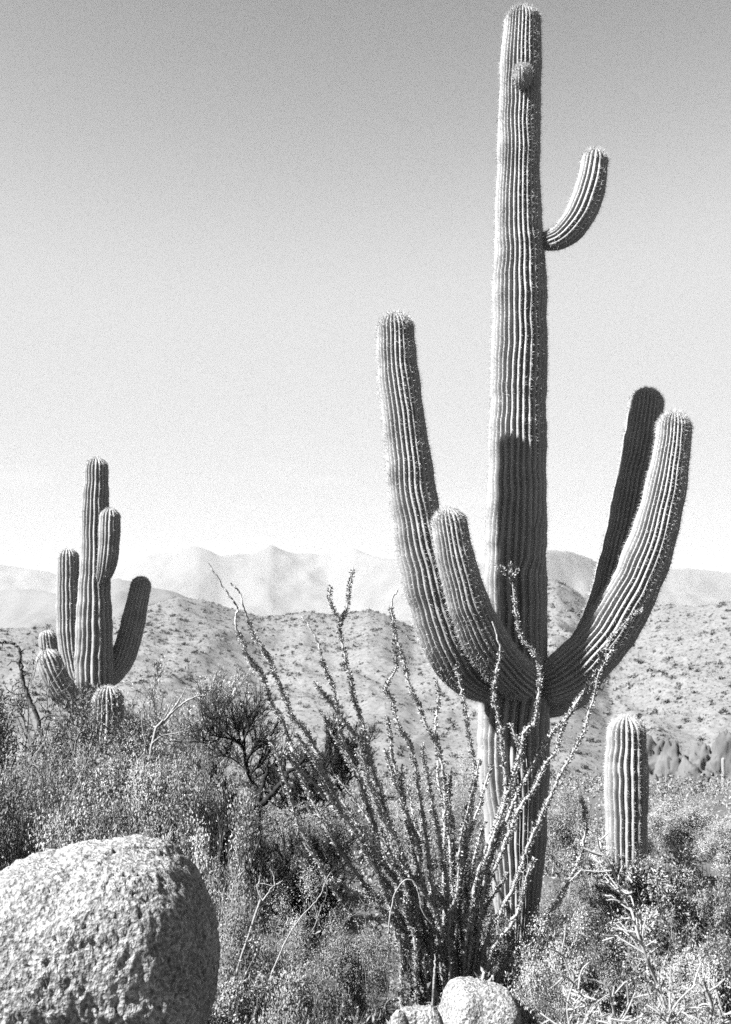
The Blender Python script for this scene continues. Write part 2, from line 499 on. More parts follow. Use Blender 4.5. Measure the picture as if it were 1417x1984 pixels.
# the tall saguaro
YM = 9.4
big = empty('saguaro', at_ground(1002, YM), 'tall saguaro with upswept arms rising right of centre behind the ocotillo', 'cactus')
edges = [(1862, 966, 1032), (1800, 964, 1037), (1700, 954, 1049), (1600, 942, 1057), (1500, 931, 1061), (1400, 928, 1063), (1340, 930, 1064), (1280, 938, 1060), (1200, 941, 1058),
         (1100, 941, 1058), (1000, 944, 1058), (900, 947, 1058), (800, 950, 1058), (700, 952, 1060), (600, 954, 1060), (500, 957, 1057), (400, 960, 1049), (300, 963, 1047),
         (200, 966, 1049), (120, 969, 1050), (60, 974, 1050), (14, 976, 1049)]
trunk_rows = [((a + b) / 2, y, YM, (b - a) / 2) for y, a, b in edges]
cactus_part('trunk', big, limb(big, trunk_rows), 31, 1, depth=0.2, births=6, spine_len=0.034, shed=0.95, bulge=0.028)
cactus_part('arm', big, limb(big, [(985, 1325, 9.33, 34), (950, 1322, 9.2, 40), (905, 1298, 9.02, 47), (872, 1245, 8.88, 51), (848, 1180, 8.82, 51), (826, 1100, 8.79, 50), (810, 1020, 8.77, 47),
            (797, 930, 8.76, 44), (787, 850, 8.76, 42), (777, 770, 8.76, 40), (769, 690, 8.76, 38), (765, 606, 8.76, 36)]), 28, 2, base_cap=0.1, depth=0.2)
cactus_part('arm', big, limb(big, [(1018, 1322, 9.2, 34), (1003, 1313, 9.02, 39), (975, 1290, 8.83, 41), (940, 1240, 8.67, 42), (912, 1180, 8.57, 40), (893, 1120, 8.52, 38), (878, 1060, 8.5, 35), (867, 984, 8.5, 32)]),
            25, 3, base_cap=0.12, depth=0.2)
cactus_part('arm', big, limb(big, [(1040, 1352, 9.46, 38), (1075, 1345, 9.55, 42), (1118, 1315, 9.69, 44), (1150, 1250, 9.83, 40), (1172, 1180, 9.91, 36), (1190, 1110, 9.95, 34), (1206, 1040, 9.99, 34), (1222, 960, 10.02, 34),
            (1238, 880, 10.05, 34), (1249, 810, 10.07, 34), (1257, 753, 10.08, 32)]), 25, 4, base_cap=0.1, depth=0.2)
cactus_part('arm', big, limb(big, [(1045, 1332, 9.33, 38), (1085, 1317, 9.3, 45), (1135, 1278, 9.3, 50), (1185, 1215, 9.3, 50), (1228, 1140, 9.3, 47), (1260, 1060, 9.3, 44), (1283, 980, 9.3, 40), (1298, 900, 9.3, 36),
            (1305, 850, 9.3, 34), (1308, 798, 9.3, 31)]), 28, 5, base_cap=0.1, depth=0.2)
cactus_part('arm', big, limb(big, [(1042, 467, 9.4, 15), (1064, 466, 9.36, 20), (1088, 458, 9.3, 25), (1110, 438, 9.24, 28), (1131, 402, 9.22, 30), (1146, 355, 9.22, 29), (1155, 290, 9.22, 26)]), 18, 6, base_cap=0.05, depth=0.2, spine_n=6)
cactus_part('arm', big, limb(big, [(1012, 166, 9.27, 14), (1013, 150, 9.2, 17), (1013, 124, 9.17, 16)]), 14, 7, depth=0.12, spine_n=9, spine_step=0.015, ds=0.01)

# the saguaro on the left
YL = 16.6
left = empty('saguaro', at_ground(178, YL), 'many armed saguaro among the scrub on the left, behind the boulder', 'cactus')
e2 = [(1605, 150, 196), (1500, 146, 204), (1400, 147, 212), (1300, 146, 218), (1230, 148, 217), (1150, 152, 214), (1090, 157, 212), (1040, 158, 211), (980, 159, 211), (920, 164, 210), (886, 167, 208)]
cactus_part('trunk', left, limb(left, [((a + b) / 2, y, YL, (b - a) / 2) for y, a, b in e2]), 22, 11, depth=0.2, ds=0.03, births=4, spine_n=3, spine_step=0.06, spine_len=0.03, spine_w=0.004, bulge=0.03, shed=0.9)
lk = dict(depth=0.2, ds=0.028, spine_n=3, spine_step=0.06, spine_len=0.03, spine_w=0.004, bulge=0.03)
cactus_part('arm', left, limb(left, [(196, 1126, 16.42, 10), (203, 1112, 16.3, 15), (209, 1085, 16.22, 19), (212, 1050, 16.2, 20), (213, 1015, 16.2, 20), (214, 984, 16.2, 19)]), 16, 12, base_cap=0.1, **lk)
cactus_part('arm', left, limb(left, [(160, 1340, 16.6, 14), (150, 1322, 16.64, 17), (140, 1285, 16.69, 20), (133, 1220, 16.72, 22), (132, 1150, 16.73, 22), (132, 1100, 16.73, 21), (132, 1062, 16.73, 20)]), 18, 13, base_cap=0.1, **lk)
cactus_part('arm', left, limb(left, [(200, 1320, 16.65, 17), (222, 1302, 16.8, 21), (240, 1270, 16.9, 23), (254, 1225, 16.95, 23), (265, 1175, 16.97, 21), (277, 1117, 16.98, 19)]), 18, 14, base_cap=0.1, **lk)
cactus_part('arm', left, limb(left, [(165, 1372, 16.35, 17), (143, 1360, 16.2, 22), (120, 1335, 16.1, 25), (102, 1302, 16.05, 25), (88, 1258, 16.05, 22)]), 18, 15, base_cap=0.1, **lk)
cactus_part('arm', left, limb(left, [(155, 1350, 16.8, 14), (128, 1332, 16.85, 17), (106, 1300, 16.9, 18), (96, 1262, 16.9, 18), (91, 1221, 16.9, 17)]), 16, 16, base_cap=0.1, **lk)

pup = empty('saguaro', at_ground(206, 15.6), 'short young saguaro column directly in front of the many armed saguaro', 'cactus')
cactus_part('trunk', pup, limb(pup, [(200, 1632, 15.6, 27), (202, 1540, 15.6, 32), (205, 1460, 15.6, 33), (208, 1390, 15.6, 31), (210, 1328, 15.6, 27)]), 18, 17, depth=0.26, ds=0.028, spine_n=4, spine_step=0.045, spine_len=0.04, spine_w=0.004, bulge=0.03)

YR = 12.3
small = empty('saguaro', at_ground(1215, YR), 'single armless young saguaro standing at right beyond the tall one', 'cactus')
cactus_part('trunk', small, limb(small, [(1215, 1712, YR, 33), (1214, 1650, YR, 36), (1214, 1580, YR, 39), (1214, 1510, YR, 40), (1214, 1450, YR, 38), (1214, 1386, YR, 33)]), 20, 18, depth=0.25, ds=0.022, spine_n=6, spine_step=0.03, spine_len=0.04, spine_w=0.0018, bulge=0.03)

far_s = empty('saguaro', at_ground(1405, 46), 'distant slim saguaro stump at the right edge beside pale rocks', 'cactus')
zb = far_s.location.z
hpx = P(1404, 1468, 46)
cactus_part('trunk', far_s, np.array([(0, 0, 0, 0.07), (0, 0, (hpx.z - zb) * 0.5, 0.075), (0.02, 0, hpx.z - zb, 0.06)]), 12, 19, depth=0.2, ds=0.1, spine_n=1, spine_step=0.3, bulge=0.06)

# ------------------------------------------------------------------ boulders and stones
def boulder(name, center, half, seed, subdiv, label, power=2.6, grain=0.012, gscale=34.0, under=0.0, lump=0.06, under_z=0.5):
    import bmesh
    bm = bmesh.new()
    bmesh.ops.create_icosphere(bm, subdivisions=subdiv, radius=1)
    V = np.array([v.co for v in bm.verts]); Fc = np.array([[v.index for v in f.verts] for f in bm.faces])
    bm.free()
    rr = (np.abs(V) ** power).sum(1) ** (-1 / power)
    D = V * rr[:, None]
    # undercut: the lower right side draws in
    tz = np.clip(under_z - D[:, 2], 0, 1.2)
    D[:, 0] -= under * tz ** 1.4 * np.clip(D[:, 0] + 0.6, 0, None)
    D[:, 1] += 2.5 * under * tz ** 1.2 * np.clip(0.2 - D[:, 1], 0, None) * np.clip(D[:, 0] + 0.75, 0, 1)
    Pn = D * np.array(half)
    out = np.empty_like(Pn)
    off = Vector((seed * 3.1, seed * 1.7, seed * 0.9))
    for i in range(len(Pn)):
        p = Vector(Pn[i]); n = Vector(V[i])
        h = lump * noise.fractal(p * 2.3 + off, 1.0, 2.0, 3)
        g = 0.0
        if grain:
            f1 = noise.voronoi(p * gscale + off)[0]
            g = grain * (0.55 - 1.5 * f1[0] ** 2) * (0.75 + 0.9 * noise.noise(p * 6 + off)) + grain * 0.5 * noise.noise(p * gscale * 0.45 + off)
            c = noise.noise(p * 38 + off * 2)
            if c > 0.35:
                g -= (c - 0.35) * 0.02
        q = p + n * (h + g)
        out[i] = q
    me = mesh_np(name, out, Fc, True)
    o = obj(name, me, M['granite'])
    o.location = center
    return tag(o, label, 'rock')

YB = 4.4
bc = P(150, 1850, YB)
btop = P(200, 1652, YB).z
bbot = gz(bc.x, YB) - 0.12
b_half = (242 / ppm(YB), 0.48, (btop - bbot) / 2)
big_rock = boulder('boulder', (P(166, 1850, YB).x, YB, (btop + bbot) / 2), b_half, 4, 7, 'large rough granite boulder with shadowed right side at lower left corner', 3.9, 0.018, 66, under=0.34, lump=0.05)
def angular_rock(name, center, half, seed, subdiv, label, mat, planes=16, lump=0.06, grain=0.0, gscale=30.0):
    import bmesh
    rng = np.random.default_rng(seed)
    bm = bmesh.new()
    bmesh.ops.create_icosphere(bm, subdivisions=subdiv, radius=1)
    V = np.array([v.co for v in bm.verts]); Fc = np.array([[v.index for v in f.verts] for f in bm.faces])
    bm.free()
    N_ = unit(rng.normal(size=(planes, 3))); d_ = rng.uniform(0.62, 0.95, planes)
    dots = np.clip(V @ N_.T, 1e-3, None)
    rr = np.minimum((d_[None] / dots).min(1), 1.05)
    Pn = V * rr[:, None]
    off = Vector((seed * 3.1, seed * 1.7, seed * 0.9))
    m = max(half)
    for i in range(len(Pn)):
        p = Vector(Pn[i])
        h = lump * (noise.fractal(p * 3.0 + off, 0.8, 2.0, 5) - 0.6 * abs(noise.noise(p * 2.2 - off)))
        if grain:
            f1 = noise.voronoi(Vector(Pn[i] * half) * gscale + off)[0][0]
            h += grain / m * (0.5 - 1.4 * f1 * f1)
        Pn[i] = Pn[i] + V[i] * h
    o = obj(name, mesh_np(name, Pn * np.array(half), Fc, True), M[mat])
    o.location = center
    return tag(o, label, 'rock')

def stone(px, top, w, Y, seed, label, sub=6, power=2.6, rot=0.0):
    c = P(px, 1900, Y)
    zt = P(px, top, Y).z; zb = gz(c.x, Y) - 0.16
    hw = w / 2 / ppm(Y)
    o = boulder('stone', (c.x, Y, (zt + zb) / 2), (hw, hw * 0.9, (zt - zb) / 2), seed, sub, label, power, 0.010, 60, 0.0, 0.09, under_z=-1.0)
    o.rotation_euler = (0.1, rot, rot * 2)
    return o
stone(920, 1912, 150, 6.75, 7, 'pale flat topped stone at the foot of the ocotillo, the larger of two', power=3.4, rot=0.12)
stone(826, 1940, 104, 6.45, 9, 'smaller pale stone left of the larger one below the ocotillo', power=2.8, rot=-0.15)
stone(773, 1960, 28, 6.3, 13, 'small white pebble at the bottom edge left of the two stones', 4)

for i, (px, py, w, h, Y, lab) in enumerate([
        (1258, 1442, 90, 60, 62, 'low pale rock beside the young armless saguaro, leftmost of the outcrop'),
        (1303, 1462, 62, 80, 58, 'pointed pale rock with a dark cleft in the middle of the outcrop'),
        (1356, 1452, 70, 60, 64, 'broad pale rock with a peaked top in the outcrop'),
        (1405, 1440, 80, 90, 61, 'tall pale rock at the right edge behind the slim stump'),
        (1340, 1490, 100, 60, 54, 'low pale rock slab below the peaked rock in the outcrop'),
        (1395, 1505, 80, 50, 50, 'low pale rock at the foot of the slim stump'),
        (1275, 1500, 60, 50, 52, 'low rock below the leftmost rock of the outcrop')]):
    c = P(px, py, Y)
    hw, hh = w / 2 / ppm(Y) / 0.85, h / ppm(Y) / 0.85
    zb = c.z - hh * 0.85
    o = angular_rock('rock', (c.x, Y, zb), (hw, hw, hh), 20 + i, 5, lab, 'outcrop', 13, 0.22)
    o['group'] = 'rocks of the far outcrop'

# ------------------------------------------------------------------ shrubs
def rot_about(v, axis, a):
    axis = axis / np.linalg.norm(axis)
    return v * math.cos(a) + np.cross(axis, v) * math.sin(a) + axis * axis.dot(v) * (1 - math.cos(a))

def grow(rng, n_main, height, lean, levels=3, kids=(5, 5, 4), ratio=0.5, jitter=0.18, up=0.05, r0=0.012, spread=(0.4, 0.9), base_r=0.06, npts=6, t0=0.25):
    polys, rads, tips = [], [], []
    def branch(p, d, ln, r, lev):
        pts = [p]; dd = d
        k = npts if lev < levels else max(4, npts - 2)
        for _ in range(k - 1):
            dd = dd + rng.normal(size=3) * jitter + np.array([0, 0, up])
            dd = dd / np.linalg.norm(dd)
            pts.append(pts[-1] + dd * ln / (k - 1))
        pts = np.array(pts)
        polys.append(pts); rads.append(np.linspace(r, r * 0.45, k))
        if lev >= levels - 1:
            tips.append((pts, lev))
        if lev < levels:
            for _ in range(kids[lev]):
                t = rng.uniform(t0, 1.0)
                i = min(int(t * (k - 1)), k - 2); f = t * (k - 1) - i
                q = pts[i] * (1 - f) + pts[i + 1] * f
                e = pts[i + 1] - pts[i]; e = e / np.linalg.norm(e)
                ax = np.cross(e, rng.normal(size=3))
                branch(q, rot_about(e, ax, rng.uniform(*spread)), ln * ratio * rng.uniform(0.6, 1.25), r * 0.55, lev + 1)
    for i in range(n_main):
        a = rng.uniform(0, 2 * math.pi); th = lean * math.sqrt(rng.random())
        d = np.array([math.sin(th) * math.cos(a), math.sin(th) * math.sin(a), math.cos(th)])
        branch(np.array([base_r * math.cos(a), base_r * math.sin(a), -0.05]), d, height * rng.uniform(0.6, 1.0), r0 * rng.uniform(0.7, 1.2), 0)
    return polys, rads, tips

def scatter_leaves(rng, tips, n, length, width, spread=0.7, off=0.014, fold=0.15, clump=7, balls=0, ball_r=0.055):
    lens = np.array([np.linalg.norm(t[0][-1] - t[0][0]) for t in tips])
    if clump:
        lens = lens * np.repeat(rng.random(len(tips) // clump + 1) ** 3.0 + 0.01, clump)[:len(tips)]
    idx = rng.choice(len(tips), n, p=lens / lens.sum())
    t = rng.random(n) ** 0.8
    pos = np.empty((n, 3)); ax = np.empty((n, 3))
    for i in range(n):
        pts = tips[idx[i]][0]; k = len(pts)
        f = t[i] * (k - 1); j = min(int(f), k - 2); f -= j
        pos[i] = pts[j] * (1 - f) + pts[j + 1] * f
        ax[i] = pts[j + 1] - pts[j]
    ax = unit(ax) + unit(rng.normal(size=(n, 3))) * spread
    pos = pos + rng.normal(size=(n, 3)) * off
    face = None
    if balls:                                     # part of the leaves gather in dense sprays at twig ends
        k = int(n * 0.82)
        c = np.array([tips[i][0][-1] for i in rng.choice(len(tips), balls)])
        w = rng.uniform(0.3, 1.0, balls)
        b = rng.choice(balls, k, p=w ** 3 / (w ** 3).sum())
        d = rng.normal(size=(k, 3))
        pos[:k] = c[b] + d * (ball_r * w[b])[:, None]
        pos[:k, 2] = np.abs(pos[:k, 2])
        ax[:k] = unit(d) + unit(rng.normal(size=(k, 3))) * 0.8 + np.array([0, 0, 0.4])
        mid = np.array([0, 0, np.percentile(pos[:, 2], 40)])
        face = unit(pos - mid) * 0.8 + np.array([0, 0, 0.25])
        face[:k] += unit(d) * 0.9
    return leaves(rng, pos, ax, length * rng.uniform(0.55, 1.25, n), width * rng.uniform(0.6, 1.2, n), fold, face)

PROTO = {}
def proto(name, seed, leafmat, barkmat, n_leaf, length, width, gkw, skw={}, sides=3):
    rng = np.random.default_rng(seed)
    polys, rads, tips = grow(rng, **gkw)
    Vb, Qb = tubes(polys, rads, sides)
    Vl, Ql = scatter_leaves(rng, tips, n_leaf, length, width, **skw)
    allv = np.vstack([Vl, Vb])
    rxy = np.percentile(np.hypot(allv[:, 0], allv[:, 1]), 95); h = np.percentile(allv[:, 2], 99.5)
    bm_, lm = mesh_np('branches', Vb, Qb), mesh_np('foliage', Vl, Ql)
    bm_.materials.append(M[barkmat]); lm.materials.append(M[leafmat])
    PROTO[name] = (bm_, lm, rxy, h)

proto('fine', 31, 'fine', 'bark', 30000, 0.030, 0.016, dict(n_main=16, height=1.05, lean=1.05, levels=3, kids=(6, 5, 4), r0=0.009), dict(balls=75, ball_r=0.095))
proto('fine2', 32, 'fine', 'pale_bark', 26000, 0.028, 0.015, dict(n_main=20, height=0.95, lean=1.2, levels=3, kids=(6, 5, 4), r0=0.011, jitter=0.3), dict(balls=70, ball_r=0.09))
proto('feather', 33, 'pale', 'pale_bark', 30000, 0.024, 0.009, dict(n_main=26, height=1.0, lean=1.1, levels=3, kids=(6, 4, 4), r0=0.006, jitter=0.2), dict(off=0.006, balls=80, ball_r=0.09))
proto('broad', 34, 'broad', 'bark', 17000, 0.036, 0.020, dict(n_main=26, height=0.9, lean=0.95, levels=2, kids=(7, 5), r0=0.008, up=0.12, spread=(0.3, 0.7)), dict(spread=0.8, balls=42, ball_r=0.09))
proto('broad2', 35, 'broad', 'bark', 17000, 0.033, 0.018, dict(n_main=30, height=0.85, lean=1.1, levels=2, kids=(7, 5), r0=0.008, up=0.1, spread=(0.3, 0.8)), dict(spread=0.7, balls=46, ball_r=0.085))
proto('thorny', 36, 'fine', 'bark', 22000, 0.030, 0.016, dict(n_main=12, height=1.25, lean=0.95, levels=3, kids=(6, 5, 4), r0=0.016, jitter=0.34, spread=(0.6, 1.2)), dict(balls=60, ball_r=0.08))
proto('wispy', 37, 'pale', 'bark', 12000, 0.030, 0.009, dict(n_main=12, height=1.2, lean=0.9, levels=3, kids=(6, 6, 5), r0=0.014, jitter=0.14, up=0.1, spread=(0.25, 0.6)), dict(spread=0.4))
proto('dark', 38, 'dark', 'dark_bark', 16000, 0.030, 0.006, dict(n_main=5, height=0.95, lean=0.75, levels=3, kids=(7, 8, 8), r0=0.035, jitter=0.2, up=0.14, spread=(0.3, 0.75), ratio=0.52, t0=0.4, base_r=0.03), dict(spread=0.35))
proto('dry', 39, 'pale', 'pale_bark', 1500, 0.02, 0.008, dict(n_main=14, height=1.0, lean=1.1, levels=3, kids=(4, 4, 3), r0=0.012, jitter=0.26, spread=(0.4, 1.0)))

def shrub(kind, px, top, width, Y, label, name='desert_shrub', rot=None, group=None, cat='shrub'):
    bme, lme, r, h = PROTO[kind]
    loc = at_ground(px, Y)
    zt = P(px, top, Y).z
    sx = 1.12 * width / 2 / ppm(Y) / r; sz = (zt - loc.z) / h
    o = empty(name, loc, label, cat, group)
    o.rotation_euler = (0, 0, rot if rot is not None else (px * 0.37 + Y) % 6.28)
    o.scale = (sx, sx, sz)
    obj('branches', bme, None, o); obj('foliage', lme, None, o)
    return o

S = [
    ('thorny', 30, 1300, 330, 13.4, 'thorny scraggly shrub at the left edge, left of the many armed saguaro'),
    ('fine', 240, 1462, 290, 13.2, 'dense fine leaved shrub covering the foot of the many armed saguaro'),
    ('thorny', 110, 1435, 220, 12.4, 'loose thorny shrub just left of the young saguaro column'),
    ('fine2', 95, 1440, 260, 11.4, 'dense shrub between the left edge and the foot of the saguaro'),
    ('fine', 20, 1480, 260, 8.6, 'dense fine leaved shrub directly behind the boulder at the left edge'),
    ('fine2', 180, 1525, 280, 8.2, 'dense shrub directly behind the top of the boulder'),
    ('fine', 330, 1470, 260, 10.2, 'dense shrub behind the right end of the boulder'),
    ('wispy', 345, 1290, 330, 20.0, 'wispy pale tree shrub right of the many armed saguaro below the hill'),
    ('thorny', 300, 1400, 230, 14.5, 'loose twiggy shrub just right of the young saguaro column'),
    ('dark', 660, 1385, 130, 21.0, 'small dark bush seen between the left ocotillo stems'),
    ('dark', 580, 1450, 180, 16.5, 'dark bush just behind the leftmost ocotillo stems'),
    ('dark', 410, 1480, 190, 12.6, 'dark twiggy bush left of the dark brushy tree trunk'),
    ('dark', 455, 1572, 190, 9.3, 'dark bush standing in for the shade between the boulder top and the ocotillo'),  # added: near-black leaves stand in for the shaded gap between the shrubs
    ('dark', 600, 1610, 150, 9.7, 'dark low bush standing in for the shade behind the left ocotillo stems'),  # likewise added, its dark colour makes the deep shade among the stems
    ('wispy', 440, 1480, 200, 14.0, 'wispy pale shrub below the dark brushy tree'),
    ('broad2', 415, 1590, 210, 8.0, 'dark leafy shrub touching the right side of the boulder top'),
    ('fine2', 520, 1570, 240, 10.4, 'leafy shrub below the dark brushy tree trunk'),
    ('fine', 640, 1560, 230, 11.5, 'fine leaved shrub behind the left part of the ocotillo'),
    ('feather', 605, 1685, 270, 7.7, 'pale feathery bush left of the ocotillo base'),
    ('fine2', 440, 1690, 230, 7.2, 'twiggy shrub right of the boulder at mid height'),
    ('broad', 430, 1815, 230, 6.4, 'leafy shrub right of the boulder near the bottom edge'),
    ('broad2', 600, 1868, 260, 6.3, 'low leafy shrub at the bottom edge left of the stones'),
    ('fine', 700, 1800, 180, 7.4, 'fine leaved shrub at the left foot of the ocotillo'),
    ('feather', 760, 1510, 220, 14.5, 'pale bush behind the middle of the ocotillo'),
    ('feather', 890, 1465, 190, 15.5, 'pale dry bush immediately left of the tall saguaro trunk'),
    ('fine', 850, 1580, 250, 11.0, 'shrub behind the ocotillo beside the tall saguaro foot'),
    ('fine2', 1110, 1520, 190, 13.0, 'shrub right of the tall saguaro trunk at mid height'),
    ('fine', 1330, 1545, 220, 15.0, 'shrub right of the young armless saguaro below the rocks'),
    ('fine2', 1420, 1575, 170, 14.0, 'shrub at the right edge below the slim stump'),
    ('fine', 1170, 1600, 170, 12.9, 'shrub touching the left side of the young armless saguaro'),
    ('broad', 1260, 1642, 230, 9.6, 'leafy shrub in front of the young armless saguaro foot'),
    ('broad', 1200, 1640, 180, 11.0, 'leafy shrub hiding the base of the young armless saguaro'),
    ('broad2', 1375, 1668, 210, 9.2, 'leafy shrub at the right edge under the bare pale twigs'),
    ('feather', 1100, 1655, 210, 9.9, 'pale bush right of the tall saguaro foot'),
    ('broad2', 1090, 1765, 230, 8.0, 'leafy shrub between the tall saguaro foot and the stick cholla'),
    ('fine2', 1185, 1745, 210, 8.6, 'fine shrub behind the stick cholla at lower right'),
    ('broad', 1310, 1770, 250, 7.7, 'leafy shrub behind the right side of the stick cholla'),
    ('broad', 1405, 1800, 190, 7.2, 'dark leafy shrub at the right edge low down'),
    ('broad2', 1040, 1860, 210, 6.9, 'low leafy shrub right of the larger pale stone'),
    ('feather', 1160, 1900, 220, 6.0, 'low pale bush at the bottom edge left of the stick cholla'),
    ('fine2', 1320, 1880, 230, 6.2, 'low shrub at the bottom edge right of the stick cholla foot'),
    ('fine', 955, 1780, 170, 8.9, 'shrub low between the ocotillo base and the tall saguaro'),
]
for a in S:
    shrub(*a, group='scrub of the desert floor')

# ------------------------------------------------------------------ ocotillo
YO = 8.25
oco = empty('ocotillo', at_ground(868, YO), 'sprawling ocotillo with leafy whip stems fanning up before the tall saguaro', 'plant')
rng_o = np.random.default_rng(77)
stems = [  # photograph pixels top to bottom, y-depth at the top
    ([(404, 1091), (430, 1130), (451, 1160), (458, 1180), (457, 1207), (472, 1243), (493, 1281), (510, 1308), (516, 1335), (528, 1364), (546, 1397), (558, 1432), (572, 1466), (600, 1530), (640, 1610), (700, 1710), (770, 1810), (830, 1885)], 7.9, 0.16),
    ([(447, 1129), (466, 1148), (470, 1174), (478, 1204), (493, 1231), (510, 1255), (525, 1281), (534, 1311), (546, 1335), (555, 1364), (570, 1391), (587, 1415), (605, 1444), (625, 1490), (665, 1570), (715, 1660), (775, 1770), (838, 1885)], 8.1, 0.10),
    ([(510, 1400), (522, 1430), (540, 1470), (552, 1504), (564, 1548), (578, 1601), (599, 1643), (630, 1700), (690, 1780), (780, 1860), (832, 1890)], 7.8, 0),
    ([(584, 1195), (605, 1222), (617, 1246), (626, 1281), (632, 1311), (641, 1340), (653, 1370), (659, 1406), (666, 1441), (688, 1490), (712, 1560), (750, 1660), (800, 1780), (850, 1890)], 8.3, 0.10),
    ([(684, 1100), (676, 1145), (670, 1183), (662, 1211), (667, 1246), (667, 1281), (676, 1305), (688, 1332), (691, 1364), (703, 1400), (709, 1435), (719, 1480), (735, 1540), (765, 1630), (810, 1760), (856, 1890)], 8.4, 0),
    ([(638, 1136), (644, 1169), (662, 1213)], 8.4, 0),
    ([(771, 1142), (757, 1171), (763, 1229), (782, 1280), (798, 1325), (811, 1372), (827, 1407), (846, 1445), (855, 1487), (860, 1540), (858, 1620), (862, 1740), (872, 1890)], 8.3, 0.05),
    ([(762, 1232), (765, 1293), (748, 1331), (760, 1360), (773, 1401), (792, 1442), (802, 1487), (812, 1550), (828, 1650), (848, 1780), (866, 1890)], 8.0, 0),
    ([(748, 1385), (751, 1423), (760, 1464), (768, 1500), (785, 1570), (815, 1690), (858, 1890)], 8.6, 0),
    ([(846, 1315), (848, 1363), (844, 1410), (849, 1458), (852, 1520), (868, 1640), (876, 1760), (876, 1890)], 8.5, 0),
    ([(884, 1287), (892, 1331), (900, 1379), (910, 1426), (918, 1474), (914, 1540), (900, 1640), (890, 1760), (884, 1890)], 8.2, 0),
    ([(954, 1204), (970, 1258), (964, 1306), (959, 1353), (967, 1410), (973, 1458), (976, 1530), (955, 1620), (918, 1740), (888, 1890)], 8.1, 0.08),
    ([(991, 1087), (991, 1118), (998, 1172), (1011, 1229), (1030, 1261), (1045, 1287), (1049, 1325), (1046, 1363), (1037, 1398), (1018, 1420), (1010, 1450), (996, 1500), (968, 1590), (930, 1720), (892, 1890)], 8.05, 0),
    ([(964, 1093), (980, 1108), (991, 1118)], 8.05, 0), ([(1003, 1102), (991, 1118)], 8.05, 0),
    ([(1246, 1176), (1212, 1207), (1181, 1241), (1163, 1278), (1149, 1312), (1124, 1354), (1100, 1388), (1075, 1409), (1057, 1435), (1032, 1478), (1004, 1532), (981, 1585), (945, 1680), (912, 1790), (894, 1890)], 8.35, 0),
    ([(1144, 1330), (1115, 1370), (1094, 1407), (1078, 1455), (1060, 1478), (1032, 1529), (1010, 1563), (975, 1640), (935, 1760), (898, 1890)], 8.6, 0),
    ([(1190, 1250), (1158, 1305), (1147, 1373), (1128, 1418), (1110, 1458), (1089, 1506), (1069, 1546), (1044, 1597), (1021, 1653), (990, 1730), (950, 1810), (905, 1890)], 8.1, 0),
    ([(1036, 1662), (1024, 1704), (1010, 1755), (990, 1795), (955, 1845), (910, 1892)], 7.9, 0),
    ([(1125, 1542), (1137, 1580), (1128, 1628), (1109, 1692), (1070, 1770), (1000, 1840), (915, 1892)], 8.5, 0),
    ([(987, 1400), (1008, 1455), (1000, 1500), (985, 1560), (950, 1680), (905, 1890)], 8.3, 0),
]
tops = [(608, 1320), (622, 1380), (545, 1455), (596, 1480), (648, 1500), (690, 1450), (722, 1520), (735, 1600), (780, 1480), (818, 1440), (835, 1560), (872, 1500), (905, 1560), (930, 1470), (940, 1590),
        (952, 1480), (700, 1620), (760, 1640), (1000, 1600), (985, 1690), (640, 1700), (735, 1730), (790, 1520), (570, 1420), (745, 1450)]
for i, (tx, ty) in enumerate(tops):
    bx = 868 + (tx - 868) * 0.22 + rng_o.uniform(-45, 45)
    n = 6
    f = np.linspace(0, 1, n)
    curve = 0.16 * np.sin(f * math.pi)
    pts = [(tx + (bx - tx) * (g + 0.0) + (tx - 868) * 0.14 * math.sin(g * math.pi) * -1 + rng_o.normal() * 5 * (0 < k < n - 1), ty + (1888 - ty) * g) for k, (g) in enumerate(f)]
    stems.append((pts, rng_o.uniform(7.65, 8.85), 0))

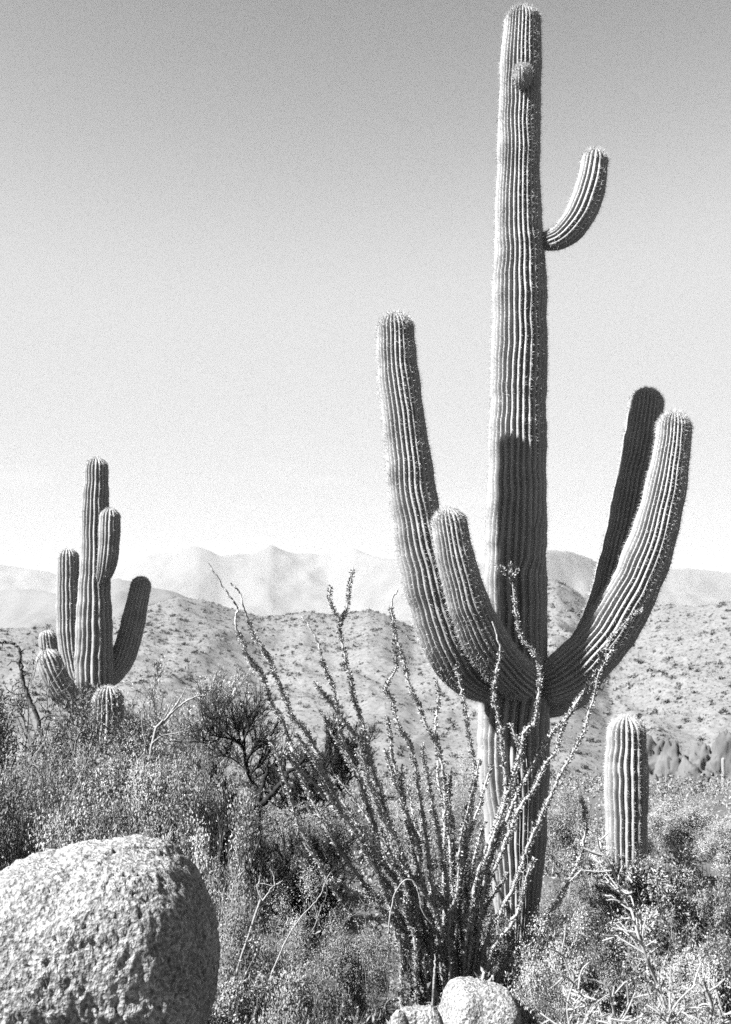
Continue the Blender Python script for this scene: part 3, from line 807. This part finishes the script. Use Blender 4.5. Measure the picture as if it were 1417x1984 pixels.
def ocotillo_stem(pts, Ytop, bare):
    n = len(pts)
    k = np.linspace(0, 1, n)
    full = pts[-1][1] > 1800
    o = oco.location
    rows = []
    for (px, py), t in zip(pts, k):
        Yb = YO + (Ytop - YO) * 0.12 if full else Ytop
        Y = Yb + (Ytop - Yb) * (1 - (py - pts[0][1]) / (pts[-1][1] - pts[0][1] + 1e-6))
        p = P(px, py, Y)
        k2 = 0.009 * (0 < len(rows) < n - 1)
        rows.append((p.x - o.x + rng_o.normal() * k2, p.y - o.y + rng_o.normal() * k2 * 2, p.z - o.z))
    if full:
        rows[-1] = (rows[-1][0], rows[-1][1], -0.06)
    c = catmull(rows, 8)
    c[1:-1] += rng_o.normal(size=(len(c) - 2, 3)) * 0.0035
    m = len(c)
    f = np.linspace(0, 1, m)
    r = (0.005 + 0.008 * f ** 0.7) if full else 0.006 + 0.002 * f
    Vs, Qs = tubes([c], [r], 6)
    st = obj('stem', mesh_np('stem', Vs, Qs, True), M['stem'], oco)
    seg = np.linalg.norm(np.diff(c, axis=0), axis=1); S_ = np.concatenate([[0], np.cumsum(seg)])
    L = S_[-1]
    q = int(L / 0.0009)
    s = np.sort(rng_o.uniform(L * (bare if bare else 0.005), L * (0.985 if full else 1.0), q))
    # clumpy: leaves sit in tufts and some lengths are bare
    dens = 0.75 + 0.5 * wob(rng_o, s, 0.33, 5)
    s = s[rng_o.random(len(s)) < dens]
    s = np.round(s / 0.011) * 0.011 + rng_o.normal(size=len(s)) * 0.0016
    pos = np.stack([np.interp(s, S_, c[:, x]) for x in range(3)], 1)
    T = unit(np.stack([np.interp(s + 0.01, S_, c[:, x]) - np.interp(s - 0.01, S_, c[:, x]) for x in range(3)], 1))
    out = unit(np.cross(T, rng_o.normal(size=T.shape)))
    rr = np.interp(s, S_, np.broadcast_to(r, (m,)))
    ax = out - T * 0.35 + rng_o.normal(size=T.shape) * 0.25
    Vl, Ql = leaves(rng_o, pos + out * rr[:, None] * 0.9, ax, 0.019 * rng_o.uniform(0.55, 1.2, len(s)), 0.011 * rng_o.uniform(0.7, 1.2, len(s)), 0.15)
    obj('leaves', mesh_np('leaves', Vl, Ql), M['oleaf'], st, kind='stuff')
    # thorns and dry short side twigs near bare tips
    return st

for s_ in stems:
    ocotillo_stem(*s_)

# ------------------------------------------------------------------ dry stalks, bare twigs, fallen wood
def stalk(name, label, cat, polys, mat, group=None):
    """polys: list of (pixel polyline base to tip, Y, base radius in metres)"""
    x0, y0 = polys[0][0][0]
    Yb = polys[0][1]
    p0 = P(x0, y0, Yb[0] if isinstance(Yb, tuple) else Yb)
    root = empty(name, (p0.x, p0.y, gz(p0.x, p0.y)), label, cat, group)
    rng = np.random.default_rng(int(x0 * 7 + y0))
    for i, (pts, Y, r) in enumerate(polys):
        rows = []
        for k, (a, b) in enumerate(pts):
            q = P(a, b, Y if not isinstance(Y, (tuple, list)) else Y[0] + (Y[1] - Y[0]) * k / (len(pts) - 1)) - root.location
            rows.append((q.x, q.y, q.z))
        if i == 0:
            d = np.array(rows[0]) - np.array(rows[1]); d = d / np.linalg.norm(d)
            k = (rows[0][2] + 0.04) / max(-d[2], 0.35)
            rows.insert(0, (rows[0][0] + d[0] * k, rows[0][1] + 0.1, -0.04))
        c = catmull(rows, 6)
        c[1:-1] += rng.normal(size=(len(c) - 2, 3)) * r * 0.25
        Vs, Qs = tubes([c], [np.linspace(r, r * 0.35, len(c))], 6)
        obj('stem' if i == 0 else 'twig', mesh_np(name, Vs, Qs, True), M[mat], root)
    return root

stalk('dry_stalk', 'thin bare pale stalk slanting up in front of the feathery bush', 'stalk',
      [([(519, 1925), (528, 1885), (546, 1842), (562, 1808), (587, 1773), (617, 1741), (630, 1710), (641, 1690)], 6.9, 0.006),
       ([(528, 1892), (545, 1898), (560, 1904)], 6.9, 0.004), ([(548, 1840), (562, 1848), (575, 1852)], 6.88, 0.0035), ([(563, 1806), (574, 1824)], 6.9, 0.003),
       ([(588, 1772), (604, 1788)], 6.92, 0.003), ([(600, 1758), (598, 1745)], 6.9, 0.003)], 'pale_bark')
stalk('dead_stalk', 'bare white stem arching over in the left half of the ocotillo base', 'stalk',
      [([(752, 1850), (753, 1803), (761, 1746), (775, 1715), (792, 1704), (806, 1714), (812, 1735), (815, 1755), (822, 1772), (833, 1787)], 7.6, 0.006)], 'pale_bark')
stalk('dead_stalk', 'short thick white dead stem standing upright behind the two stones', 'stalk', [([(842, 1897), (843, 1870), (843, 1848)], 7.15, 0.011)], 'pale_bark')
stalk('bare_branch', 'bare pale branches sprawling right of the young saguaro column', 'branch',
      [([(285, 1520), (300, 1420), (325, 1390), (345, 1370), (375, 1352), (400, 1346)], 14.0, 0.022), ([(312, 1404), (322, 1385), (333, 1360)], 14.0, 0.013), ([(330, 1382), (352, 1350), (362, 1328)], 14.0, 0.011),
       ([(296, 1440), (315, 1425), (345, 1420), (372, 1412)], 13.9, 0.010), ([(290, 1480), (282, 1440), (275, 1400), (280, 1350)], 13.9, 0.009), ([(372, 1353), (385, 1362), (402, 1380)], 14.0, 0.008)], 'pale_bark')
stalk('bare_branch', 'crooked thorny bare branch arching at the left edge', 'branch',
      [([(84, 1480), (75, 1398), (59, 1358), (46, 1329), (42, 1300), (40, 1283), (38, 1258), (28, 1248), (14, 1244), (0, 1244), (-20, 1250)], 12.8, 0.027),
       ([(42, 1300), (34, 1284), (24, 1282), (14, 1290)], 12.8, 0.012), ([(46, 1329), (40, 1322), (28, 1326), (22, 1340)], 12.8, 0.010), ([(48, 1332), (36, 1333), (26, 1340)], 12.8, 0.010),
       ([(52, 1342), (30, 1345), (14, 1336), (10, 1325)], 12.8, 0.009), ([(75, 1398), (90, 1388), (108, 1386), (118, 1392)], 12.8, 0.012), ([(59, 1358), (46, 1356), (40, 1362)], 12.8, 0.010),
       ([(42, 1262), (50, 1256)], 12.8, 0.009), ([(26, 1248), (22, 1238)], 12.8, 0.007), ([(6, 1244), (4, 1256)], 12.8, 0.007), ([(45, 1310), (52, 1304)], 12.8, 0.009), ([(62, 1365), (70, 1360), (72, 1352)], 12.8, 0.009)], 'thorn_bark')
stalk('dead_log', 'dark dead trunk lying slanted at the foot of the dark brushy tree', 'log',
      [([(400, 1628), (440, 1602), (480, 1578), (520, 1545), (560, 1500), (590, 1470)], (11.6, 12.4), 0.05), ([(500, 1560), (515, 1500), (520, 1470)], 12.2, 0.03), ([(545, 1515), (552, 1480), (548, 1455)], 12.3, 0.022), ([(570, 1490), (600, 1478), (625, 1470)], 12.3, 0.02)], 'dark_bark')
stalk('bare_twig', 'bare pale curved twigs above the leafy shrub at the right edge', 'twig',
      [([(1424, 1720), (1400, 1700), (1380, 1676), (1366, 1668)], 8.6, 0.006), ([(1396, 1694), (1402, 1706), (1400, 1722)], 8.6, 0.004), ([(1410, 1668), (1395, 1657), (1384, 1660)], 8.6, 0.004), ([(1384, 1680), (1372, 1660), (1390, 1664), (1404, 1670)], 8.6, 0.004)], 'pale_bark')
stalk('bare_branch', 'pale forked dead branches low in the shrubs right of the boulder', 'branch',
      [([(496, 1770), (501, 1755), (512, 1742), (525, 1722), (533, 1716)], 6.9, 0.008), ([(510, 1744), (500, 1725), (502, 1712), (536, 1718)], 6.9, 0.006), ([(502, 1712), (504, 1700)], 6.9, 0.005), ([(533, 1716), (530, 1696), (524, 1684)], 6.9, 0.005), ([(533, 1716), (548, 1706)], 6.9, 0.005)], 'pale_bark')

def brushy_tree(label, Y, limbs_px, seed):
    rng = np.random.default_rng(seed)
    p0 = P(*limbs_px[0][0][0], Y)
    root = empty('small_tree', (p0.x, p0.y, gz(p0.x, p0.y)), label, 'tree')
    o = np.array(root.location)
    polys, rads, tips = [], [], []
    for i, (pts, r) in enumerate(limbs_px):
        rows = [np.array(P(a, b, Y + 0.12 * math.sin(i * 2.1 + k * 0.5) * (k > 0))) - o for k, (a, b) in enumerate(pts)]
        if i == 0:
            rows.insert(0, np.array([rows[0][0] + 0.05, 0, -0.05]))
        c = catmull(rows, 5)
        polys.append(c); rads.append(np.linspace(r, r * 0.45, len(c)))
        if i == 0:
            continue
        for k in range(19):                       # broom of thin twigs over the outer half of each limb
            j = rng.integers(len(c) // 3, len(c) - 1)
            e = unit(c[j + 1] - c[j])
            d = unit(e * 0.8 + rng.normal(size=3) * 0.5 + np.array([0, 0, 0.4]))
            L = rng.uniform(0.12, 0.42)
            q = [c[j]]
            for _ in range(4):
                d = unit(d + rng.normal(size=3) * 0.14 + np.array([0, 0, 0.05]))
                q.append(q[-1] + d * L / 4)
            q = np.array(q)
            polys.append(q); rads.append(np.linspace(0.005, 0.002, 5)); tips.append((q, 3))
            for _ in range(5):
                t = rng.integers(1, 4)
                d2 = unit(unit(q[t + 1] - q[t]) + rng.normal(size=3) * 0.5)
                w = np.array([q[t], q[t] + d2 * L * 0.3, q[t] + (d2 + [0, 0, 0.15]) * L * 0.55])
                polys.append(w); rads.append(np.linspace(0.003, 0.0015, 3)); tips.append((w, 3))
    n_l = len(limbs_px)
    Vb, Qb = tubes(polys, rads, 4)
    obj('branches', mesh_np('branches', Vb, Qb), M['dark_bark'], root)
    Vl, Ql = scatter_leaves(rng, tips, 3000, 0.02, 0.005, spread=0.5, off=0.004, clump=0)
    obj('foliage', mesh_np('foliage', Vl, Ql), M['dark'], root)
    return root

brushy_tree('dark brushy small tree with bare black trunk left of the ocotillo', 13.5,
    [([(500, 1560), (499, 1530), (490, 1515), (482, 1500), (477, 1475), (472, 1450), (462, 1432)], 0.035),
     ([(472, 1450), (455, 1435), (430, 1428), (405, 1424)], 0.02), ([(466, 1440), (440, 1420), (420, 1400), (408, 1392)], 0.016), ([(470, 1445), (462, 1420), (455, 1402)], 0.016),
     ([(474, 1460), (474, 1430), (470, 1405)], 0.016), ([(478, 1475), (492, 1450), (505, 1425)], 0.016), ([(477, 1470), (500, 1450), (525, 1440)], 0.014), ([(484, 1502), (505, 1480), (522, 1462)], 0.012),
     ([(470, 1440), (482, 1412), (488, 1400)], 0.013), ([(480, 1495), (450, 1470), (415, 1462)], 0.012), ([(488, 1512), (525, 1490), (560, 1470)], 0.012), ([(430, 1428), (405, 1440), (385, 1436)], 0.01)], 91)

# stick cholla at the lower right, close to the camera
def cholla(label, main, Y, seed, n_side, r=0.0055, ln=(0.06, 0.17)):
    rng = np.random.default_rng(seed)
    p0 = P(main[0][0], main[0][1], Y)
    g = gz(p0.x, p0.y)
    root = empty('stick_cholla', (p0.x, p0.y, g), label, 'cactus', 'stick chollas at lower right')
    rows = [(p0.x, p0.y, g - 0.04)]
    rows += [tuple(P(a, b, Y + 0.05 * math.sin(i * 1.3))) for i, (a, b) in enumerate(main)]
    rows = np.array(rows) - np.array(root.location)
    c = catmull(rows, 8)
    Vs, Qs = tubes([c], [np.linspace(r * 1.5, r * 0.8, len(c))], 6)
    st = obj('stem', mesh_np('stem', Vs, Qs, True), M['cholla'], root)
    sticks = []
    lo = len(c) // 6
    for k in range(n_side):
        i = rng.integers(lo, len(c) - 2)
        t = unit(c[i + 1] - c[i])
        d = unit(rot_about(t, np.cross(t, rng.normal(size=3)), rng.uniform(0.6, 1.35)) + np.array([0, 0, 0.15]))
        L1 = rng.uniform(*ln)
        a = c[i]; b = a + d * L1
        midp = (a + b) / 2 + rng.normal(size=3) * 0.006
        sticks.append(np.array([a, midp, b]))
        for _ in range(rng.integers(0, 3)):
            d2 = unit(rot_about(d, np.cross(d, rng.normal(size=3)), rng.uniform(0.5, 1.2)))
            q = a + d * L1 * rng.uniform(0.5, 1)
            e = q + d2 * L1 * rng.uniform(0.4, 0.8)
            sticks.append(np.array([q, (q + e) / 2 + rng.normal(size=3) * 0.004, e]))
    allp, alld = [], []
    for s in sticks:
        d = catmull(s, 3)
        Vs, Qs = tubes([d], [np.linspace(r * 0.75, r * 0.5, len(d))], 5)
        obj('joint', mesh_np('joint', Vs, Qs, True), M['cholla'], root)
        L = np.linalg.norm(s[-1] - s[0]); k = max(4, int(L / 0.0022))
        t = rng.random(k)[:, None]
        allp.append(s[0] * (1 - t) + s[-1] * t); alld.append(unit(rng.normal(size=(k, 3))))
    Vn, Fn = needles(rng, np.vstack(allp), np.vstack(alld), rng.uniform(0.008, 0.022, sum(map(len, allp))), np.full(sum(map(len, allp)), 0.0014))
    obj('spines', mesh_np('spines', Vn, Fn), M['spine'], root, kind='stuff')
    return root

cholla('tall pale stick cholla leaning left at lower right', [(1300, 2060), (1287, 1947), (1266, 1887), (1255, 1858), (1237, 1813), (1224, 1765), (1208, 1740), (1195, 1705), (1179, 1669), (1156, 1641)], 5.6, 5, 30)
cholla('low pale stick cholla at the bottom edge right of the stones', [(1100, 2080), (1105, 2000), (1100, 1950), (1112, 1900), (1108, 1880)], 5.2, 6, 26)
cholla('low pale stick cholla at the bottom edge below the tall one', [(1215, 2090), (1200, 2010), (1190, 1960), (1180, 1915)], 4.9, 8, 28)
cholla('pale stick cholla in the bottom right corner', [(1370, 2090), (1375, 2000), (1380, 1950), (1368, 1912)], 5.0, 9, 26)
cholla('pale stick cholla beside the corner one, nearer the tall cholla', [(1290, 2100), (1300, 2020), (1296, 1975), (1302, 1945)], 4.8, 10, 28)

# ------------------------------------------------------------------ uncountable cover: ground plants, far scrub
def clumps(rng, pts, size, n_leaf, ll, lw, flat=0.8, tri=False):
    n = len(pts)
    k = n * n_leaf
    base = np.repeat(pts, n_leaf, 0); sz = np.repeat(size, n_leaf)[:, None]
    v = unit(rng.normal(size=(k, 3))); v[:, 2] = np.abs(v[:, 2]) * flat
    rad = rng.random((k, 1)) ** 0.45
    pos = base + v * rad * sz
    ax = unit(v + rng.normal(size=(k, 3)) * 0.8)
    L = ll * sz[:, 0] * rng.uniform(0.6, 1.3, k); W = lw * sz[:, 0] * rng.uniform(0.6, 1.3, k)
    if tri:
        return needles(rng, pos - ax * L[:, None] * 0.5, ax, L, W)
    return leaves(rng, pos - ax * L[:, None] * 0.5, ax, L, W, 0.2)

rng = np.random.default_rng(5)
n = 3400
yy = rng.uniform(4.8, 30, n) ; xx = rng.uniform(-0.55, 0.55, n) * yy
pts = np.stack([xx, yy, ground_z(xx, yy)], 1)
V, Q = clumps(rng, pts, rng.uniform(0.08, 0.30, n), 22, 0.26, 0.11, 1.1)
obj('ground_cover', mesh_np('ground_cover', V, Q), M['fine'], kind='stuff')['label'] = 'low dry plants covering the desert floor between the shrubs'

n = 3300
dd = np.sqrt(rng.uniform(24 ** 2, 105 ** 2, n)); aa = rng.uniform(R_(-34), R_(34), n)
xx, yy = dd * np.sin(aa), dd * np.cos(aa)
pts = np.stack([xx, yy, ground_z(xx, yy)], 1)
V, Q = clumps(rng, pts, rng.uniform(0.4, 1.0, n) * np.clip(dd / 60, 0.35, 1.0), 170, 0.16, 0.09, 1.1, True)
o = obj('valley_scrub', mesh_np('valley_scrub', V, Q), M['valley'], kind='stuff'); o['label'] = 'distant scrub filling the shallow valley before the hills'

def hillside(n, smin, smax, nl, seed):
    rng = np.random.default_rng(seed)
    dd = np.sqrt(rng.uniform(98 ** 2, 330 ** 2, n)); aa = rng.uniform(R_(-30), R_(30), n)
    xx, yy = dd * np.sin(aa), dd * np.cos(aa)
    keep = rng.random(n) < 0.78 + 0.28 * fbm(xx * 0.05, yy * 0.025, 40, 4)
    zz = np.maximum(hill_z(aa, dd, xx, yy), ground_z(xx, yy))
    pts = np.stack([xx, yy, zz], 1)[keep]
    return clumps(rng, pts, smin + (smax - smin) * rng.random(len(pts)) ** 2, nl, 0.8, 0.6, 0.9, True)
Va, Fa = hillside(170000, 0.08, 0.28, 5, 61)
Vb, Fb = hillside(9000, 0.25, 0.7, 20, 62)
o = obj('hillside_scrub', mesh_np('hillside_scrub', np.vstack([Va, Vb]), np.vstack([Fa, Fb + len(Va)])), M['scrub'], kind='stuff'); o['label'] = 'low scrub dotting the slopes of the near hills'

# ------------------------------------------------------------------ haze
import bmesh
bm = bmesh.new()
bmesh.ops.create_cube(bm, size=1.0)
me = bpy.data.meshes.new('haze'); bm.to_mesh(me); bm.free()
haze = bpy.data.objects.new('haze', me)
COL.objects.link(haze)
haze.location = (0, 0, 110); haze.scale = (19000, 19000, 290)
haze['kind'] = 'stuff'; haze['label'] = 'pale desert haze softening the far hills and mountains'
hm = bpy.data.materials.new('haze'); hm.use_nodes = True
hm.node_tree.nodes.clear()
ho = hm.node_tree.nodes.new('ShaderNodeOutputMaterial')
hv = hm.node_tree.nodes.new('ShaderNodeVolumePrincipled')
hv.inputs['Color'].default_value = (0.95, 0.95, 0.95, 1)
hv.inputs['Density'].default_value = 0.000085
hm.node_tree.links.new(hv.outputs[0], ho.inputs['Volume'])
me.materials.append(hm)
